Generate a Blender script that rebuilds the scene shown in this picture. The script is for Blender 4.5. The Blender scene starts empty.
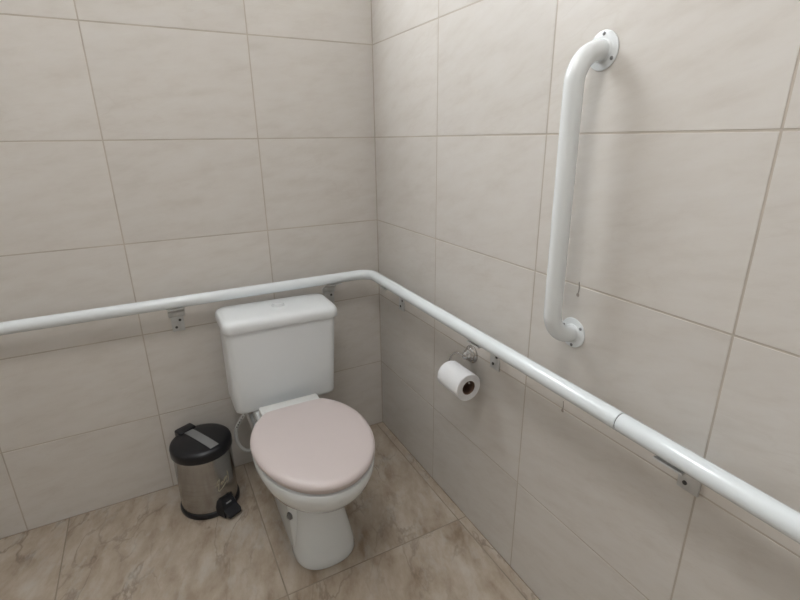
import bpy, bmesh, math, random
from mathutils import Vector, Matrix
random.seed(4)
PI = math.pi
S = bpy.context.scene
COL = S.collection

# ------------------------------------------------------------------ materials
def new_mat(name):
    m = bpy.data.materials.new(name); m.use_nodes = True
    nt = m.node_tree
    return m, nt, nt.nodes['Principled BSDF']

def plain(name, col, rough=.4, metal=0., spec=.5, coat=0., sss=0., bump=0., bscale=200., var=.03, vscale=6.):
    """Principled surface with slight procedural tone variation and bump."""
    m, nt, b = new_mat(name)
    b.inputs['Roughness'].default_value = rough
    b.inputs['Metallic'].default_value = metal
    b.inputs['Specular IOR Level'].default_value = spec
    b.inputs['Coat Weight'].default_value = coat
    b.inputs['Coat Roughness'].default_value = .08
    tc = nt.nodes.new('ShaderNodeTexCoord')
    n = nt.nodes.new('ShaderNodeTexNoise'); n.inputs['Scale'].default_value = vscale
    n.inputs['Detail'].default_value = 4
    r = nt.nodes.new('ShaderNodeValToRGB')
    r.color_ramp.elements[0].position = .3; r.color_ramp.elements[1].position = .7
    r.color_ramp.elements[0].color = [c * (1 - var) for c in col] + [1]
    r.color_ramp.elements[1].color = [min(1, c * (1 + var)) for c in col] + [1]
    nt.links.new(tc.outputs['Object'], n.inputs['Vector'])
    nt.links.new(n.outputs['Fac'], r.inputs['Fac'])
    nt.links.new(r.outputs['Color'], b.inputs['Base Color'])
    if bump:
        n2 = nt.nodes.new('ShaderNodeTexNoise'); n2.inputs['Scale'].default_value = bscale
        bp = nt.nodes.new('ShaderNodeBump'); bp.inputs['Strength'].default_value = bump
        bp.inputs['Distance'].default_value = .001
        nt.links.new(tc.outputs['Object'], n2.inputs['Vector'])
        nt.links.new(n2.outputs['Fac'], bp.inputs['Height'])
        nt.links.new(bp.outputs['Normal'], b.inputs['Normal'])
    return m

def emit(name, col, strength):
    m, nt, b = new_mat(name)
    b.inputs['Base Color'].default_value = (*col, 1)
    b.inputs['Emission Color'].default_value = (*col, 1)
    b.inputs['Emission Strength'].default_value = strength
    return m

def tile_mat(name, stops, rough, rot, stretch, scale, veins, veincol, bump=.06, patch=None):
    """Glazed stone-look tile: soft clouds, stretched streaks and thin veins,
    shifted per tile (random per island)."""
    m, nt, b = new_mat(name)
    N = nt.nodes.new; L = nt.links.new
    b.inputs['Roughness'].default_value = rough
    b.inputs['Specular IOR Level'].default_value = .45
    tc = N('ShaderNodeTexCoord'); g = N('ShaderNodeNewGeometry')
    mulr = N('ShaderNodeVectorMath'); mulr.operation = 'SCALE'; mulr.inputs['Scale'].default_value = 1
    comb = N('ShaderNodeCombineXYZ')
    for i, k in enumerate((13.7, 7.3, 21.1)):
        mm = N('ShaderNodeMath'); mm.operation = 'MULTIPLY'; mm.inputs[1].default_value = k
        L(g.outputs['Random Per Island'], mm.inputs[0]); L(mm.outputs[0], comb.inputs[i])
    add = N('ShaderNodeVectorMath'); add.operation = 'ADD'
    L(tc.outputs['Object'], add.inputs[0]); L(comb.outputs[0], add.inputs[1])
    m0 = N('ShaderNodeMapping'); m0.inputs['Rotation'].default_value = rot
    L(add.outputs[0], m0.inputs['Vector'])
    mp = N('ShaderNodeMapping'); mp.inputs['Scale'].default_value = stretch
    L(m0.outputs[0], mp.inputs['Vector'])
    n1 = N('ShaderNodeTexNoise'); n1.inputs['Scale'].default_value = scale
    n1.inputs['Detail'].default_value = 7; n1.inputs['Roughness'].default_value = .62
    n1.inputs['Distortion'].default_value = .15
    L(mp.outputs[0], n1.inputs['Vector'])
    r1 = N('ShaderNodeValToRGB'); cr = r1.color_ramp
    while len(cr.elements) < len(stops): cr.elements.new(.5)
    for e, (p, c) in zip(cr.elements, stops): e.position = p; e.color = (*c, 1)
    L(n1.outputs['Fac'], r1.inputs['Fac'])
    # veins : thin band of a distorted noise
    n2 = N('ShaderNodeTexNoise'); n2.inputs['Scale'].default_value = scale * .8
    n2.inputs['Detail'].default_value = 5; n2.inputs['Distortion'].default_value = .3
    L(mp.outputs[0], n2.inputs['Vector'])
    r2 = N('ShaderNodeValToRGB'); c2 = r2.color_ramp
    c2.elements[0].position = .475; c2.elements[0].color = (0, 0, 0, 1)
    c2.elements[1].position = .525; c2.elements[1].color = (0, 0, 0, 1)
    e = c2.elements.new(.5); e.color = (veins, veins, veins, 1)
    L(n2.outputs['Fac'], r2.inputs['Fac'])
    # veins only in some places
    n3 = N('ShaderNodeTexNoise'); n3.inputs['Scale'].default_value = 3.5
    L(add.outputs[0], n3.inputs['Vector'])
    r3 = N('ShaderNodeValToRGB'); r3.color_ramp.elements[0].position = .45; r3.color_ramp.elements[1].position = .62
    L(n3.outputs['Fac'], r3.inputs['Fac'])
    ml = N('ShaderNodeMath'); ml.operation = 'MULTIPLY'
    L(r2.outputs['Color'], ml.inputs[0]); L(r3.outputs['Color'], ml.inputs[1])
    mx = N('ShaderNodeMixRGB'); mx.inputs['Color2'].default_value = (*veincol, 1)
    L(ml.outputs[0], mx.inputs['Fac']); L(r1.outputs['Color'], mx.inputs['Color1'])
    last = mx
    # tile-to-tile tone
    tv = N('ShaderNodeMapRange'); tv.inputs['To Min'].default_value = .975; tv.inputs['To Max'].default_value = 1.025
    L(g.outputs['Random Per Island'], tv.inputs['Value'])
    sc = N('ShaderNodeVectorMath'); sc.operation = 'SCALE'
    L(last.outputs['Color'], sc.inputs[0]); L(tv.outputs[0], sc.inputs['Scale'])
    if patch:
        # pale worn / chalky patches
        n4 = N('ShaderNodeTexNoise'); n4.inputs['Scale'].default_value = patch[0]; n4.inputs['Detail'].default_value = 6
        n4.inputs['Roughness'].default_value = .6
        L(mp.outputs[0], n4.inputs['Vector'])
        r4 = N('ShaderNodeValToRGB'); r4.color_ramp.elements[0].position = .54; r4.color_ramp.elements[1].position = .68
        r4.color_ramp.elements[1].color = (patch[1], patch[1], patch[1], 1)
        L(n4.outputs['Fac'], r4.inputs['Fac'])
        m4 = N('ShaderNodeMixRGB'); m4.inputs['Color2'].default_value = (*patch[2], 1)
        L(r4.outputs['Color'], m4.inputs['Fac']); L(sc.outputs[0], m4.inputs['Color1'])
        L(m4.outputs['Color'], b.inputs['Base Color'])
    else:
        L(sc.outputs[0], b.inputs['Base Color'])
    bp = N('ShaderNodeBump'); bp.inputs['Strength'].default_value = bump; bp.inputs['Distance'].default_value = .002
    L(n1.outputs['Fac'], bp.inputs['Height']); L(bp.outputs['Normal'], b.inputs['Normal'])
    return m

WALL = ((.30, (.632, .595, .551)), (.48, (.671, .638, .598)), (.68, (.695, .667, .633)))
M_wall_back = tile_mat('wall_tile_glaze', WALL, .32, (0, math.radians(8), 0), (1, 1, 3.2), 8.5, .16, (.53, .475, .42))
M_wall_right = tile_mat('wall_tile_glaze_side', WALL, .32, (math.radians(14), 0, 0), (1, 1, 3.4), 8.5, .16, (.53, .475, .42))
M_grout = plain('wall_grout', (.52, .465, .405), .85, var=.12, vscale=9)
M_floor = tile_mat('floor_travertine', ((.30, (.28, .21, .15)), (.43, (.40, .328, .255)), (.55, (.465, .395, .32)), (.70, (.54, .49, .43))),
                   .38, (0, 0, math.radians(17)), (2.1, .95, 1), 7.0, .7, (.20, .155, .12), bump=.1, patch=(9, .5, (.52, .50, .465)))
M_fgrout = plain('floor_grout', (.30, .255, .205), .9, var=.15, vscale=14)
M_ceramic = plain('white_ceramic', (.79, .83, .85), .13, coat=.4, var=.01)
M_cistern = plain('white_cistern_plastic', (.77, .80, .82), .30, var=.015)
M_pink = plain('pale_pink_plastic', (.60, .53, .52), .34, var=.012)
M_hinge = plain('white_hinge_plastic', (.76, .77, .76), .35)
M_rail = plain('white_powder_coat', (.795, .845, .875), .22, coat=.25, var=.012)
M_grab = plain('white_enamel', (.80, .83, .845), .25, coat=.3, var=.012)
M_zinc = plain('galvanised_steel', (.62, .63, .63), .42, .35, var=.12, vscale=40)
M_screw = plain('dark_screw', (.10, .10, .10), .4, .8, var=.1)
M_screw2 = plain('steel_screw', (.25, .25, .26), .35, .9, var=.1)
M_chrome = plain('chrome', (.52, .51, .50), .14, 1., var=.02)
M_paper = plain('tissue_paper', (.82, .83, .85), .95, spec=.1, bump=.5, bscale=350, var=.015)
M_paper_end = plain('tissue_paper_edge', (.74, .74, .755), .95, spec=.1, bump=.6, bscale=500, var=.03, vscale=60)
M_card = plain('cardboard_core', (.16, .10, .075), .9, spec=.2, var=.1, vscale=40)
M_black = plain('black_plastic', (.006, .007, .011), .30, var=.1)
M_inlay = plain('grey_metal_inlay', (.30, .31, .32), .40, .45, var=.05)
M_gold = plain('gold_print', (.50, .46, .35), .45, .2, var=.1, vscale=90)
M_hose = plain('white_hose', (.72, .73, .72), .4, var=.02)
M_braid = plain('hose_print', (.06, .06, .06), .6, var=.1)
M_ceil = plain('ceiling_paint', (.82, .81, .79), .9, bump=.1, bscale=80)
M_frame = plain('white_window_paint', (.8, .8, .79), .4)
M_door = plain('door_paint', (.70, .69, .66), .45)
M_mark = plain('dark_filler', (.38, .34, .30), .9, var=.2, vscale=80)

# brushed steel : vertical-fine horizontal brushing
def brushed():
    m, nt, b = new_mat('brushed_steel')
    N = nt.nodes.new; L = nt.links.new
    b.inputs['Metallic'].default_value = 1; b.inputs['Roughness'].default_value = .20
    b.inputs['Anisotropic'].default_value = .6; b.inputs['Anisotropic Rotation'].default_value = .25
    tg = N('ShaderNodeTangent'); tg.direction_type = 'RADIAL'; tg.axis = 'Z'; L(tg.outputs[0], b.inputs['Tangent'])
    tc = N('ShaderNodeTexCoord'); mp = N('ShaderNodeMapping'); mp.inputs['Scale'].default_value = (3, 3, 260)
    n = N('ShaderNodeTexNoise'); n.inputs['Scale'].default_value = 4; n.inputs['Detail'].default_value = 5
    r = N('ShaderNodeValToRGB'); r.color_ramp.elements[0].color = (.25, .243, .235, 1); r.color_ramp.elements[1].color = (.58, .57, .56, 1)
    L(tc.outputs['Object'], mp.inputs['Vector']); L(mp.outputs[0], n.inputs['Vector']); L(n.outputs['Fac'], r.inputs['Fac'])
    L(r.outputs['Color'], b.inputs['Base Color'])
    bp = N('ShaderNodeBump'); bp.inputs['Strength'].default_value = .15; bp.inputs['Distance'].default_value = .0005
    L(n.outputs['Fac'], bp.inputs['Height']); L(bp.outputs['Normal'], b.inputs['Normal'])
    return m
M_steel = brushed()

# ------------------------------------------------------------------ mesh helpers
def thing(name, label, cat, loc=(0, 0, 0), rz=0., group=None):
    o = bpy.data.objects.new(name, None); COL.objects.link(o)
    o.location = loc; o.rotation_euler = (0, 0, rz); o.empty_display_size = .05
    o['label'] = label; o['category'] = cat
    if group: o['group'] = group
    return o

def obj(name, bm, mats, parent=None, smooth=True, ang=40, label=None):
    bmesh.ops.recalc_face_normals(bm, faces=bm.faces)
    me = bpy.data.meshes.new(name); bm.to_mesh(me); bm.free()
    for m in (mats if isinstance(mats, (list, tuple)) else [mats]): me.materials.append(m)
    o = bpy.data.objects.new(name, me); COL.objects.link(o)
    if parent: o.parent = parent
    if smooth:
        me.shade_smooth()
        me.set_sharp_from_angle(angle=math.radians(ang))
    if label: o['label'] = label
    return o

def struct(name, bm, mats, parent=None, **k):
    o = obj(name, bm, mats, parent, **k)
    if parent is None: o['kind'] = 'structure'
    return o

def box(bm, c, d, bev=0., seg=2, mi=0, rot=None):
    g = bmesh.ops.create_cube(bm, size=1)
    M = Matrix.Translation(c) @ (rot.to_4x4() if rot else Matrix()) @ Matrix.Diagonal((*d, 1))
    bmesh.ops.transform(bm, matrix=M, verts=g['verts'])
    fs = {f for v in g['verts'] for f in v.link_faces}
    for f in fs: f.material_index = mi
    if bev:
        es = list({e for v in g['verts'] for e in v.link_edges})
        r = bmesh.ops.bevel(bm, geom=es, offset=bev, segments=seg, profile=.5, affect='EDGES')
        for f in r['faces']: f.material_index = mi

def rings(bm, loops, cap0=True, cap1=True, closed=False, mi=0):
    """Loft a list of equally long point loops."""
    vs = [[bm.verts.new(p) for p in l] for l in loops]
    n = len(vs[0]); k = len(vs)
    for a in range(k if closed else k - 1):
        A, B = vs[a], vs[(a + 1) % k]
        for i in range(n):
            j = (i + 1) % n
            bm.faces.new((A[i], A[j], B[j], B[i])).material_index = mi
    if not closed:
        if cap0: bm.faces.new(vs[0]).material_index = mi
        if cap1: bm.faces.new(vs[-1]).material_index = mi
    return vs

def tube(bm, pts, r, n=20, cap=True, radii=None, mi=0):
    pts = [Vector(p) for p in pts]
    tang = []
    for i in range(len(pts)):
        a = pts[max(0, i - 1)]; b = pts[min(len(pts) - 1, i + 1)]
        tang.append((b - a).normalized())
    up = Vector((0, 0, 1)) if abs(tang[0].z) < .9 else Vector((0, 1, 0))
    nrm = tang[0].cross(up).normalized()
    loops = []
    for i, p in enumerate(pts):
        if i:
            q = tang[i - 1].rotation_difference(tang[i]); nrm = (q @ nrm).normalized()
        bn = tang[i].cross(nrm)
        rr = radii[i] if radii else r
        loops.append([p + rr * (math.cos(2 * PI * k / n) * nrm + math.sin(2 * PI * k / n) * bn) for k in range(n)])
    rings(bm, loops, cap, cap, mi=mi)

def fillet(pts, r, seg=10):
    """Polyline with rounded corners."""
    pts = [Vector(p) for p in pts]; out = [pts[0]]
    for i in range(1, len(pts) - 1):
        p = pts[i]; a = (pts[i - 1] - p).normalized(); b = (pts[i + 1] - p).normalized()
        ang = a.angle(b); d = r / math.tan(ang / 2)
        s = p + a * d; e = p + b * d
        c = p + (a + b).normalized() * (r / math.sin(ang / 2))
        v0 = s - c; v1 = e - c
        ax = v0.cross(v1).normalized(); tot = v0.angle(v1)
        for k in range(seg + 1):
            out.append(c + Matrix.Rotation(tot * k / seg, 3, ax) @ v0)
    out.append(pts[-1]); return out

def smooth_curve(ctrl, per=10):
    P = [Vector(p) for p in ctrl]; P = [P[0] * 2 - P[1]] + P + [P[-1] * 2 - P[-2]]
    out = []
    for i in range(1, len(P) - 2):
        p0, p1, p2, p3 = P[i - 1:i + 3]
        for k in range(per):
            t = k / per
            out.append(.5 * ((2 * p1) + (p2 - p0) * t + (2 * p0 - 5 * p1 + 4 * p2 - p3) * t * t + (3 * p1 - p0 - 3 * p2 + p3) * t ** 3))
    out.append(P[-2]); return out

def lathe(bm, prof, n=48, M=None, mi=0, close=False):
    """prof: (radius, height) about local z; M places it."""
    M = M or Matrix()
    loops = [[M @ Vector((r * math.cos(2 * PI * k / n), r * math.sin(2 * PI * k / n), h)) for k in range(n)] for r, h in prof]
    rings(bm, loops, True, True, closed=close, mi=mi)

def frame_z(d, loc):
    """Matrix whose local z points along d."""
    q = Vector((0, 0, 1)).rotation_difference(Vector(d).normalized())
    return Matrix.Translation(loc) @ q.to_matrix().to_4x4()

# ------------------------------------------------------------------ the room
H = .31                                   # tile row height
XL, YF, ZC = -1.95, -2.30, 2.48           # left wall, front wall, ceiling
def tiled(name, axis, at, sgn, us, vs, mats, back=.08, gap=.0019, holes=()):
    """Slab with tiles standing 1 mm proud of recessed grout. axis 'x'/'y'/'z' is the normal axis,
    sgn is the direction of the room side."""
    bm = bmesh.new()
    def P(u, v, w):
        w = at + sgn * w
        return {'x': (w, u, v), 'y': (u, w, v), 'z': (u, v, w)}[axis]
    u0, u1, v0, v1 = us[0], us[-1], vs[0], vs[-1]
    def prism(a0, a1, b0, b1, w0, w1, ch, mi):
        l0 = [P(a0, b0, w0), P(a1, b0, w0), P(a1, b1, w0), P(a0, b1, w0)]
        l1 = [P(a0, b0, w1 - ch), P(a1, b0, w1 - ch), P(a1, b1, w1 - ch), P(a0, b1, w1 - ch)]
        l2 = [P(a0 + ch, b0 + ch, w1), P(a1 - ch, b0 + ch, w1), P(a1 - ch, b1 - ch, w1), P(a0 + ch, b1 - ch, w1)]
        rings(bm, [l0, l1, l2] if ch else [l0, l1], mi=mi)
    def outside(a0, a1, b0, b1):
        """split a rectangle around the holes"""
        rects = [(a0, a1, b0, b1)]
        for h in holes:
            nr = []
            for r in rects:
                x0, x1, y0, y1 = max(r[0], h[0]), min(r[1], h[1]), max(r[2], h[2]), min(r[3], h[3])
                if x0 >= x1 or y0 >= y1: nr.append(r); continue
                for q in ((r[0], x0, r[2], r[3]), (x1, r[1], r[2], r[3]), (x0, x1, r[2], y0), (x0, x1, y1, r[3])):
                    if q[1] - q[0] > 1e-4 and q[3] - q[2] > 1e-4: nr.append(q)
            rects = nr
        return rects
    for r in outside(u0 - back, u1 + back, v0 - back, v1 + back): prism(*r, -back, -.0006, 0, 1)
    for i in range(len(us) - 1):
        for j in range(len(vs) - 1):
            for r in outside(us[i], us[i + 1], vs[j], vs[j + 1]):
                if r[1] - r[0] < .01 or r[3] - r[2] < .01: continue
                prism(r[0] + gap, r[1] - gap, r[2] + gap, r[3] - gap, -.003, 0, .0004, 0)
    return struct(name, bm, mats, smooth=False)

rows = [H * k for k in range(9)]
W = .449
us_back = [XL] + [-.433 - W * k for k in range(3, -1, -1)] + [0]
us_right = [YF] + [-.4355 - W * k for k in range(4, -1, -1)] + [0]
WIN = (-1.16, -.34, 1.86, 2.40)                # high frosted window
tiled('wall_back', 'y', 0, -1, us_back, rows, [M_wall_back, M_grout], holes=(WIN,))
wall_right = tiled('wall_right', 'x', 0, -1, us_right, rows, [M_wall_right, M_grout])
tiled('wall_left', 'x', XL, 1, us_right, rows, [M_wall_right, M_grout])
DOOR = (-1.50, -.70, 0, 2.03)
tiled('wall_front', 'y', YF, 1, us_back, rows, [M_wall_back, M_grout], holes=(DOOR,))
FX = [XL, -.623 - .59 * 2, -.623 - .59, -.623, -.0325, 0]
FY = [YF, -.655 - .59 * 2, -.655 - .59, -.655, 0]
tiled('floor', 'z', 0, 1, FX, FY, [M_floor, M_fgrout], gap=.002)
bm = bmesh.new(); box(bm, (XL / 2, YF / 2, ZC + .05), (-XL + .2, -YF + .2, .1)); struct('ceiling', bm, M_ceil, smooth=False)

# old plugged drill holes and scratches on the right wall (marks of the wall itself)
for (y, z, l) in ((-1.013, .615, .026), (-1.019, .908, .030)):
    bm = bmesh.new()
    tube(bm, [(-.0004, y, z), (-.0004, y - .0015, z + l * .5), (-.0004, y, z + l)], .0011, 6)
    lathe(bm, [(.0005, 0), (.0042, .0004), (.0036, .001), (.0008, .0006)], 14, frame_z((-1, 0, 0), (-.0002, y, z)))
    obj('filled_drill_hole', bm, M_mark, wall_right)

# high window in the back wall (frosted, daylight behind it), above the frame
M_day = emit('frosted_daylight_pane', (.92, .965, 1.0), 11.5)
bm = bmesh.new()
x0, x1, z0, z1 = WIN
yc = .035
for (cx, cz, dx, dz) in ((x0 + .02, (z0 + z1) / 2, .04, z1 - z0), (x1 - .02, (z0 + z1) / 2, .04, z1 - z0),
                         ((x0 + x1) / 2, z0 + .02, x1 - x0 - .08, .04), ((x0 + x1) / 2, z1 - .02, x1 - x0 - .08, .04)):
    box(bm, (cx, yc, cz), (dx, .05, dz), .003)
win = struct('window_1', bm, M_frame)
bm = bmesh.new(); box(bm, ((x0 + x1) / 2, yc, (z0 + z1) / 2), (x1 - x0 - .075, .008, z1 - z0 - .075)); obj('pane', bm, M_day, win, smooth=False)

# door in the front wall, behind the camera
bm = bmesh.new(); box(bm, ((DOOR[0] + DOOR[1]) / 2, YF - .03, 1.012), (.78, .04, 2.0), .003)
door = struct('door_1', bm, M_door)
bm = bmesh.new(); tube(bm, fillet([(-.80, YF - .01, 1.0), (-.80, YF + .045, 1.0), (-.92, YF + .045, 1.0)], .012, 6), .009, 12)
lathe(bm, [(.026, 0), (.026, .006), (.02, .009)], 24, frame_z((0, 1, 0), (-.80, YF - .010, 1.0))); obj('door_handle', bm, M_chrome, door)

# unseen ceiling lamp, added as fill to brighten the lower walls and floor
M_fill_light = emit('fill_light_diffuser', (1.0, .98, .955), 23.0)
lamp = thing('added_fill_light', 'unseen round opal fill lamp added on the white ceiling', 'lamp', (-.85, -1.25, ZC))
bm = bmesh.new(); lathe(bm, [(.175, -.001), (.18, -.01), (.18, -.03), (.165, -.034)], 48); obj('base', bm, M_frame, lamp)
bm = bmesh.new(); lathe(bm, [(.158, -.0345), (.16, -.05), (.15, -.068), (.11, -.082), (.05, -.089), (.005, -.09)], 48); obj('diffuser', bm, M_fill_light, lamp)

# ------------------------------------------------------------------ toilet
PX = -.481
toilet = thing('toilet', 'white close-coupled toilet with a closed pale pink lid in the tiled corner', 'toilet', (PX, -.40, 0))
TO = Vector((PX, -.40, 0))
def tloc(o):
    """mesh was written in room coordinates: express it relative to the toilet empty"""
    o.data.transform(Matrix.Translation(-TO)); return o

def sgnpow(v, e): return math.copysign(abs(v) ** e, v)
def plan(z, hw, yf, yb, yc, nf=2.0, nb=2.1, N=72, cx=PX):
    out = []
    for k in range(N):
        t = 2 * PI * k / N
        c, s = math.cos(t), math.sin(t)
        n = nf if s < 0 else nb
        x = cx + hw * sgnpow(c, 2 / n)
        y = yc + (yc - yf) * sgnpow(s, 2 / n) if s < 0 else yc + (yb - yc) * sgnpow(s, 2 / n)
        out.append((x, y, z))
    return out
def interp(keys, z):
    for a, b in zip(keys, keys[1:]):
        if a[0] <= z <= b[0]:
            t = (z - a[0]) / (b[0] - a[0]) if b[0] > a[0] else 0
            return [p + (q - p) * t for p, q in zip(a, b)]
    return list(keys[-1])

# bowl and pedestal: z, half width, front y, back y, centre y, front exponent
KEYS = [(0, .094, -.624, -.42, -.53, 2.45), (.008, .0965, -.628, -.42, -.53, 2.45), (.03, .0945, -.623, -.42, -.53, 2.4), (.07, .0875, -.610, -.42, -.53, 2.3),
        (.11, .080, -.602, -.42, -.525, 2.2), (.15, .0745, -.597, -.42, -.52, 2.15), (.19, .0720, -.596, -.41, -.52, 2.1), (.213, .0725, -.600, -.40, -.52, 2.1), (.225, .078, -.612, -.39, -.52, 2.05), (.236, .092, -.638, -.37, -.52, 2.0),
        (.252, .104, -.657, -.36, -.52, 2.0), (.276, .127, -.697, -.35, -.525, 2.0),
        (.305, .147, -.733, -.34, -.525, 2.0), (.337, .160, -.759, -.335, -.53, 2.0), (.366, .1685, -.772, -.33, -.53, 2.0), (.382, .169, -.773, -.33, -.53, 2.0),
        (.3890, .167, -.771, -.332, -.53, 2.0), (.3915, .161, -.765, -.338, -.53, 2.0)]
bm = bmesh.new()
rings(bm, [plan(z, hw, yf, yb, yc, nf, cx=PX + .008 * max(0, min(1, (.26 - z) / .05))) for (z, hw, yf, yb, yc, nf) in KEYS])
# rear foot / trapway flanks, wider than the pedestal waist, running back to the wall
def dsec(z, hw, yf, yb, r=.035, n=8):
    pts = []
    for (cx, cy, a0) in ((PX + hw - r, yb - r * .4, 0), (PX - hw + r, yb - r * .4, PI / 2), (PX - hw + r, yf + r, PI), (PX + hw - r, yf + r, 1.5 * PI)):
        for k in range(n + 1):
            a = a0 + PI / 2 * k / n
            ry = r * .4 if a0 < PI else r
            pts.append((cx + r * math.cos(a), cy + ry * math.sin(a), z))
    return pts
rings(bm, [dsec(0, .084, -.570, -.12), dsec(.02, .0855, -.568, -.12), dsec(.07, .0862, -.553, -.12), dsec(.12, .0860, -.540, -.12), dsec(.17, .087, -.532, -.12), dsec(.22, .092, -.53, -.11), dsec(.28, .11, -.52, -.10)])
# platform under the cistern
rings(bm, [dsec(.255, .095, -.44, -.09), dsec(.30, .105, -.44, -.07), dsec(.33, .108, -.44, -.06), dsec(.351, .108, -.44, -.06), dsec(.3575, .104, -.44, -.064)])
bowl = tloc(obj('bowl', bm, M_ceramic, toilet, ang=50))

# seat ring (with its hole) and pink lid
def lidplan(z, inset=0., N=96):
    out = []
    yc, hw = -.53, .1715 - inset
    fy, by, cut = .246 - inset, .215 - inset, -.350 - inset
    for k in range(N):
        t = 2 * PI * k / N
        x = PX + hw * math.cos(t); s = math.sin(t)
        y = yc + (fy if s < 0 else by) * s
        if y > cut: y = cut + (y - cut) * .12
        out.append((x, y, z))
    return out
bm = bmesh.new()
o0 = lidplan(.3930, .011); o1 = lidplan(.395, .008); o2 = lidplan(.4018, .008); o3 = lidplan(.4036, .011)
i0 = [(PX + (x - PX) * .66, -.545 + (y + .545) * .66, z) for x, y, z in lidplan(.4036)]
i1 = [(x, y, .3930) for x, y, z in i0]
rings(bm, [o0, o1, o2, o3, i0, i1], closed=True)
tloc(obj('seat', bm, M_pink, toilet))
bm = bmesh.new()
L = [lidplan(.4055, .006), lidplan(.4060, .002), lidplan(.4085, 0), lidplan(.413, .000), lidplan(.4175, .0018), lidplan(.4215, .006), lidplan(.4242, .012), lidplan(.4258, .022),
     lidplan(.427, .05), lidplan(.4275, .10)]
rings(bm, L)
tloc(obj('lid', bm, M_pink, toilet, ang=60, label='pale pink closed lid'))
# hinge bar behind the lid
bm = bmesh.new()
box(bm, (PX, -.306, .3810), (.20, .074, .030), .005)
for s in (-1, 1):
    box(bm, (PX + s * .075, -.332, .390), (.028, .040, .024), .004)
tloc(obj('hinge', bm, M_hinge, toilet, label='white plastic hinge plate'))

# cistern, hanging a touch out of level
def tilt(bm):
    R = Matrix.Rotation(math.radians(.8), 4, 'Y'); T = Matrix.Translation((CX, 0, .36))
    bmesh.ops.transform(bm, matrix=T @ R @ T.inverted(), verts=bm.verts)
CX = -.4720
def rrect(z, hw, yf, yb, r, n=8, cx=CX):
    pts = []
    for (sx, sy, a0) in ((1, 1, 0), (-1, 1, PI / 2), (-1, -1, PI), (1, -1, 1.5 * PI)):
        x = cx + sx * (hw - r); y = (yb - r) if sy > 0 else (yf + r)
        for k in range(n + 1):
            a = a0 + PI / 2 * k / n
            pts.append((x + r * math.cos(a), y + r * math.sin(a), z))
    return pts
bm = bmesh.new()
rings(bm, [rrect(.3580, .158, -.222, -.07, .02), rrect(.3595, .167, -.229, -.065, .022), rrect(.364, .1735, -.233, -.062, .025), rrect(.372, .176, -.2345, -.06, .026),
           rrect(.45, .1785, -.2345, -.058, .026, cx=CX + .0015), rrect(.55, .182, -.233, -.056, .026, cx=CX + .004), rrect(.6585, .1855, -.232, -.054, .026, cx=CX + .0065)])
tilt(bm)
cist = tloc(obj('cistern', bm, M_cistern, toilet, ang=50))
bm = bmesh.new()
zl = .6525; LX = CX + .007
rings(bm, [rrect(zl + .001, .190, -.2365, -.05, .026, cx=LX), rrect(zl, .192, -.2385, -.049, .028, cx=LX), rrect(zl + .003, .1938, -.2405, -.048, .030, cx=LX), rrect(zl + .018, .1938, -.2405, -.048, .030, cx=LX),
           rrect(zl + .026, .193, -.2385, -.049, .031, cx=LX), rrect(zl + .0335, .190, -.232, -.053, .033, cx=LX), rrect(zl + .039, .184, -.221, -.060, .036, cx=LX),
           rrect(zl + .0415, .174, -.208, -.07, .036, cx=LX), rrect(zl + .043, .150, -.19, -.09, .03, cx=LX), rrect(zl + .0435, .09, -.165, -.125, .015, cx=LX)])
tilt(bm)
clid = tloc(obj('cistern_lid', bm, M_cistern, toilet, ang=60))
bm = bmesh.new()
bz = zl + .0437
lathe(bm, [(.0235, -.004), (.0235, .0008), (.0225, .0016), (.0208, .0016), (.0204, -.001), (.0192, -.001), (.0190, .0045), (.0175, .0065), (.009, .0075), (.001, .0077)], 40,
      Matrix.Translation((CX + .013, -.142, bz + .0012)))
tilt(bm)
btn = tloc(obj('flush_button', bm, M_cistern, clid))

# floor fixing bolt in the flank recess
bm = bmesh.new()
lathe(bm, [(.012, -.004), (.012, .003), (.0105, .0045), (.007, .005), (.0055, .008), (.001, .0085)], 20, frame_z((-1, -.25, .05), (PX - .0855, -.516, .143)))
tloc(obj('fixing_bolt', bm, M_screw2, toilet, label='dark metal fixing bolt'))

# supply hoses behind the cistern
bm = bmesh.new()
hp = smooth_curve([(-.588, -.130, .360), (-.595, -.115, .31), (-.622, -.095, .262), (-.642, -.09, .222), (-.643, -.088, .170), (-.628, -.088, .133), (-.604, -.088, .118), (-.55, -.075, .118), (-.50, -.06, .12)], 8)
tube(bm, hp, .0065, 12)
lathe(bm, [(.010, 0), (.010, .018), (.007, .022), (.006, .026)], 6, frame_z((0, 0, -1), (-.588, -.130, .3585)))
hose = tloc(obj('supply_hose', bm, M_hose, toilet))
bm = bmesh.new()
for i in range(11, 22, 2):
    p = hp[i]; d = (hp[i + 1] - hp[i]).normalized()
    tube(bm, [p + Vector((-.0016, -.0052, .0016)), p + d * .0055 + Vector((-.0003, -.0055, .0012))], .0018, 8)
tloc(obj('hose_print', bm, M_braid, hose))
bm = bmesh.new()
tube(bm, smooth_curve([(-.608, -.125, .360), (-.600, -.12, .30), (-.583, -.12, .22), (-.565, -.11, .16)], 8), .005, 12)
tloc(obj('overflow_pipe', bm, M_hose, toilet))

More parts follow.
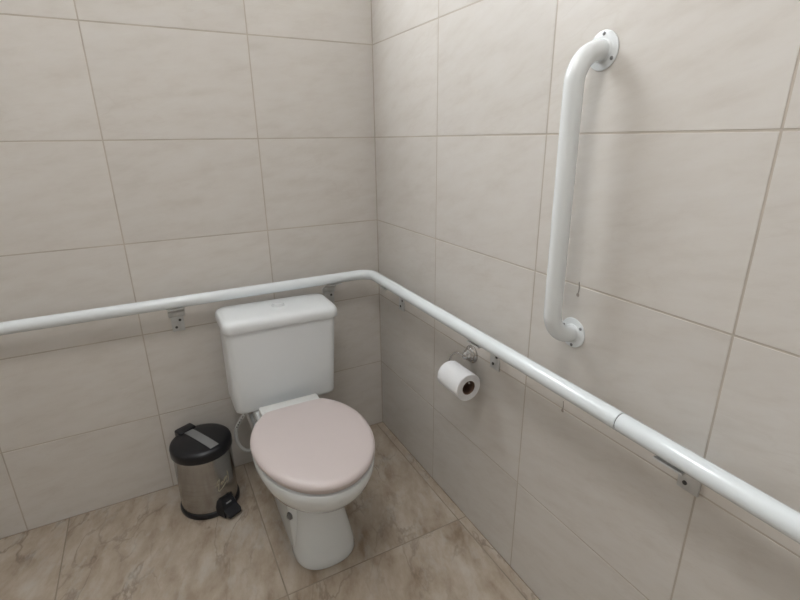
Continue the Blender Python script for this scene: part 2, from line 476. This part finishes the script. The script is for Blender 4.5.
# ------------------------------------------------------------------ handrail round the corner
ZR, RR, RX = .738, .0188, .072
def zr(y): return ZR + .0135 * (y + RX)          # the long leg dips slightly towards the front
rail = thing('handrail', 'long white horizontal handrail running around the corner above the toilet', 'handrail', (0, 0, 0))
bm = bmesh.new()
tube(bm, fillet([(-1.70, -RX, ZR), (-RX, -RX, ZR), (-RX, -1.2125, zr(-1.2125))], .052, 12), RR, 28)
obj('rail_tube', bm, M_rail, rail)
bm = bmesh.new()
tube(bm, [(-RX, -1.2118, zr(-1.2118)), (-RX, -1.2142, zr(-1.2142))], RR - .0018, 28); obj('joint_gap', bm, M_screw, rail, label='dark seam between the two tubes')
bm = bmesh.new()
tube(bm, [(-RX, y, zr(y)) for y in (-1.214, -1.2155, -2.10, -2.105)], RR, 28, radii=[RR - .001, RR, RR, RR - .004]); obj('rail_extension', bm, M_rail, rail)

def bracket_bm(c, nx, top):
    """wall plate with shelf and neck; c point on the wall under the rail, nx room-side normal"""
    n = Vector(nx); t = Vector((-n.y, n.x, 0))
    R = Matrix((t, n, (0, 0, 1))).transposed()        # local x along wall, y out, z up
    bm = bmesh.new()
    c = Vector(c)
    def B(lc, d, bev=.001): box(bm, c + R @ Vector(lc), d, bev, 2, rot=R)
    zt = top - RR
    B((0, .002, .641), (.040, .004, .056), .0012)                 # wall plate
    B((0, .002, .676), (.052, .004, .022), .0012)
    lo = []
    for (y, z) in ((.001, .684), (.004, .6855), (RX - .012, zt - .0035), (RX + .012, zt - .0012)):   # arm rising to the rail
        lo.append([c + R @ Vector((x, y, z + dz)) for x, dz in ((-.026, -.003), (.026, -.003), (.026, 0), (-.026, 0))])
    rings(bm, lo)
    return bm
def bracket(c, nx, top=ZR):
    n = Vector(nx); t = Vector((-n.y, n.x, 0))
    b = obj('bracket', bracket_bm(c, nx, top), M_zinc, rail, ang=30, label='galvanised steel wall bracket')
    c = Vector(c)
    for (a, z) in ((.008, .653), (-.006, .628)):
        m = bmesh.new(); p = c + t * a + n * .0042 + Vector((0, 0, z))
        lathe(m, [(.0045, -.001), (.0045, .0008), (.003, .0018), (.0005, .0022)], 16, frame_z(n, p)); obj('screw', m, M_screw, b)
for bx in (-1.32, -.770, -.220): bracket((bx, 0, 0), (0, -1, 0))
for by in (-.203, -.761, -1.319): bracket((0, by, 0), (-1, 0, 0), zr(by))

# ------------------------------------------------------------------ vertical grab bar
GY, ZT, ZB, GX, GR = -1.017, 1.385, .819, .0685, .0185
TY = .0045                                  # the bar hangs a touch out of plumb
grab = thing('grab_bar', 'vertical white grab bar with two round wall flanges on the right wall', 'grab bar', (0, GY, ZB))
bm = bmesh.new()
tube(bm, fillet([(-.006, TY, ZT - ZB), (-GX, TY, ZT - ZB), (-GX, 0, 0), (-.006, 0, 0)], .061, 14), GR, 28)
obj('bar', bm, M_grab, grab)
for z in (ZT - ZB, 0):
    bm = bmesh.new()
    lathe(bm, [(.0340, .0003), (.0345, .0014), (.0338, .0026), (.032, .0032), (.0212, .0035), (.0200, .0055), (.0181, .0065)], 48, frame_z((-1, 0, 0), (0, TY if z else 0, z)))
    fl = obj('flange', bm, M_grab, grab)
    for a in ((90, 212, 335) if z else (265, 25, 145)):
        m = bmesh.new()
        # angle measured in the wall plane, 90 = up, 0 = towards the corner
        p = (-.0030, (TY if z else 0) + .0270 * math.cos(math.radians(a)), z + .0285 * math.sin(math.radians(a)))
        lathe(m, [(.0036, 0), (.0036, .0010), (.0025, .0018), (.0005, .0020)], 14, frame_z((-1, 0, 0), p)); obj('screw', m, M_screw2, fl, label='dark screw head')

# ------------------------------------------------------------------ toilet roll holder and roll
RYc = -.652
holder = thing('toilet_roll_holder', 'small chrome wire toilet roll holder on the right wall below the handrail', 'toilet roll holder', (0, RYc, .615))
bm = bmesh.new()
lathe(bm, [(.0275, .0003), (.0282, .002), (.0275, .005), (.0240, .0075), (.0228, .0085), (.0225, .011), (.0205, .014), (.0178, .0155), (.0172, .0175), (.0160, .021), (.0128, .0235), (.0122, .026), (.0105, .031), (.006, .0338), (.001, .0345)], 40,
      frame_z((-1, 0, 0), (0, 0, 0)))
obj('rosette', bm, M_chrome, holder)
bm = bmesh.new()
XW = -.066
zw = -.0435                      # arm height inside the core
tube(bm, smooth_curve([(-.030, .002, .000), (-.040, .008, .006), (-.048, .020, .006), (-.052, .035, -.008), (-.055, .044, -.028), (-.061, .045, zw + .006), (XW, .040, zw), (XW, .028, zw), (XW, -.030, zw), (XW, -.068, zw), (XW, -.079, zw)], 8), .0024, 12)
lathe(bm, [(.002, 0), (.0034, .002), (.0036, .005), (.0028, .0075), (.001, .0088)], 16, frame_z((0, -1, -.15), (XW, -.072, zw - .001)))
obj('wire_arm', bm, M_chrome, holder)

roll = thing('toilet_roll', 'white toilet roll hanging on the chrome holder', 'toilet roll', (XW, -.6765, .614 + zw - .0165))
RO, RI = .0415, .0210
bm = bmesh.new()
M = frame_z((0, 1, 0), (0, 0, 0))
lathe(bm, [(RI + .0008, -.0525), (RO - .002, -.0525), (RO, -.0505), (RO, .0505), (RO - .002, .0525), (RI + .0008, .0525)], 64, M, close=True)
pap = obj('paper', bm, [M_paper, M_paper_end], roll)
for f in pap.data.polygons:
    if abs(f.normal.y) > .9: f.material_index = 1
bm = bmesh.new()
lathe(bm, [(RI - .0008, -.0515), (RI + .0008, -.0515), (RI + .0008, .0515), (RI - .0008, .0515)], 48, M, close=True)
obj('core', bm, M_card, roll, label='brown cardboard core')
# loose end of the paper, lying on the winding
bm = bmesh.new()
l = []
for a in range(20, 66, 5):
    t = math.radians(a); l.append((math.cos(t), math.sin(t)))
n = len(l)
vo = [[bm.verts.new((r * x, y, r * z)) for (x, z) in l] for r in (RO + .0001, RO + .0009) for y in (-.0522, .0522)]
for i in range(n - 1):
    bm.faces.new((vo[2][i], vo[2][i + 1], vo[3][i + 1], vo[3][i])); bm.faces.new((vo[0][i], vo[1][i], vo[1][i + 1], vo[0][i + 1]))
    bm.faces.new((vo[0][i], vo[0][i + 1], vo[2][i + 1], vo[2][i])); bm.faces.new((vo[1][i], vo[3][i], vo[3][i + 1], vo[1][i + 1]))
for e in (0, n - 1): bm.faces.new((vo[0][e], vo[2][e], vo[3][e], vo[1][e]))
obj('loose_sheet', bm, M_paper, roll)

# ------------------------------------------------------------------ pedal bin
BX, BY = -.766, -.146
bin_ = thing('pedal_bin', 'small round brushed steel pedal bin with black lid beside the toilet', 'bin', (BX, BY, 0), math.radians(27))
# local -y points to the pedal
bm = bmesh.new()
lathe(bm, [(.090, 0), (.0985, .001), (.1005, .005), (.1005, .014), (.0985, .019), (.094, .0205)], 72); obj('base_ring', bm, M_black, bin_, label='black plastic base ring')
bm = bmesh.new()
lathe(bm, [(.0945, .0195), (.0950, .024), (.0950, .222), (.0945, .2245)], 96); body = obj('body', bm, M_steel, bin_, label='brushed steel body')
bm = bmesh.new()
lathe(bm, [(.093, .2250), (.0990, .2252), (.1005, .228), (.1005, .249), (.0990, .256), (.0945, .2605), (.084, .2630), (.06, .2648), (.03, .2658), (.002, .266)], 96)
lid = obj('lid', bm, M_black, bin_, ang=50, label='black plastic lid')
# grey metal strip let into the lid
bm = bmesh.new()
def lidz(r):
    for (ra, za), (rb, zb) in zip([(.1005, .249), (.099, .256), (.0945, .2605), (.084, .263), (.06, .2648), (.03, .2658), (0, .266)], [(.099, .256), (.0945, .2605), (.084, .263), (.06, .2648), (.03, .2658), (0, .266)]):
        if rb <= r <= ra: return za + (zb - za) * (ra - r) / (ra - rb)
    return .24
loops = []
for k in range(17):
    y = .076 - k * .0099
    w = .0158
    loops.append([(-w, y, lidz(abs(y)) - .002), (w, y, lidz(abs(y)) - .002), (w, y, lidz(abs(y)) + .0012), (-w, y, lidz(abs(y)) + .0012)])
rings(bm, loops); obj('handle_strip', bm, M_inlay, lid, ang=30, label='grey metal strip')
# hinge housing at the back
bm = bmesh.new()
box(bm, (0, .091, .2545), (.064, .040, .033), .007, 3)
box(bm, (0, .104, .15), (.030, .012, .16), .004, 2)
obj('hinge_cover', bm, M_black, bin_)
# pedal with housing
bm = bmesh.new()
def trap(z, w0, w1, ya, yb): return [(-w0, ya, z), (w0, ya, z), (w1, yb, z), (-w1, yb, z)]
rings(bm, [trap(.002, .033, .027, -.090, -.122), trap(.006, .036, .029, -.090, -.126), trap(.036, .036, .026, -.090, -.118), trap(.060, .030, .021, -.090, -.104), trap(.064, .026, .018, -.090, -.100)])
ph = obj('pedal_housing', bm, M_black, bin_, ang=30)
bm = bmesh.new()
rings(bm, [[(-.025, -.105, .006), (.025, -.105, .006), (.025, -.105, .040), (-.025, -.105, .040)], [(-.026, -.140, .010), (.026, -.140, .010), (.026, -.140, .022), (-.026, -.140, .022)], [(-.022, -.147, .010), (.022, -.147, .010), (.022, -.147, .018), (-.022, -.147, .018)]])
pd = obj('pedal', bm, M_black, bin_, ang=30)
bm = bmesh.new(); box(bm, (0, -.1135, .0475), (.020, .002, .005), .0006, rot=Matrix.Rotation(math.radians(-30), 3, 'X')); obj('badge', bm, M_inlay, ph, label='small grey badge')
# gold script mark on the steel
bm = bmesh.new()
def cyl(a, z, r=.0953): return (r * math.sin(a), -r * math.cos(a), z)
strokes = [[(-.02, .112), (.03, .128), (.07, .131), (.05, .122), (.03, .102), (.01, .092)], [(.0, .113), (.05, .118)], [(.09, .108), (.10, .118), (.115, .106), (.13, .117), (.15, .108), (.17, .12)],
           [(.18, .112), (.2, .126), (.215, .112), (.235, .124), (.25, .116)], [(.27, .140), (.285, .122), (.275, .105), (.24, .094)], [(.02, .088), (.10, .092), (.18, .101), (.24, .104)]]
for s in strokes:
    c = smooth_curve([(a, z, 0) for a, z in s], 6)
    tube(bm, [cyl((v.x - .13) * 1.75, v.y + .010 + (v.x - .13) * .03) for v in c], .0013, 6)
obj('script_mark', bm, M_gold, body, label='small gold script mark')

# ------------------------------------------------------------------ world, camera, view
w = bpy.data.worlds.new('world'); S.world = w; w.use_nodes = True
bg = w.node_tree.nodes['Background']; bg.inputs['Color'].default_value = (.75, .85, 1, 1); bg.inputs['Strength'].default_value = .6

cd = bpy.data.cameras.new('camera'); cam = bpy.data.objects.new('camera', cd); COL.objects.link(cam)
yaw, pitch, roll_ = .483823683, .330463652, -.0128295848
cy, sy, cp, sp = math.cos(yaw), math.sin(yaw), math.cos(pitch), math.sin(pitch)
fw = Vector((sy * cp, cy * cp, -sp)); rt = Vector((cy, -sy, 0)); up = rt.cross(fw)
cr, sr = math.cos(roll_), math.sin(roll_)
r2 = cr * rt + sr * up; u2 = -sr * rt + cr * up
Mc = Matrix((r2, u2, -fw)).transposed().to_4x4()
Mc.translation = (-2.56949446 * H, -5.48728407 * H, 3.98644339 * H)
cam.matrix_world = Mc
cd.sensor_fit = 'HORIZONTAL'; cd.sensor_width = 36; cd.lens = 36 * 471.792634 / 800
cd.clip_start = .02
S.camera = cam
v = S.view_settings
v.view_transform = 'Standard'; v.look = 'None'; v.gamma = 1; v.use_curve_mapping = False
v.exposure = 0.42
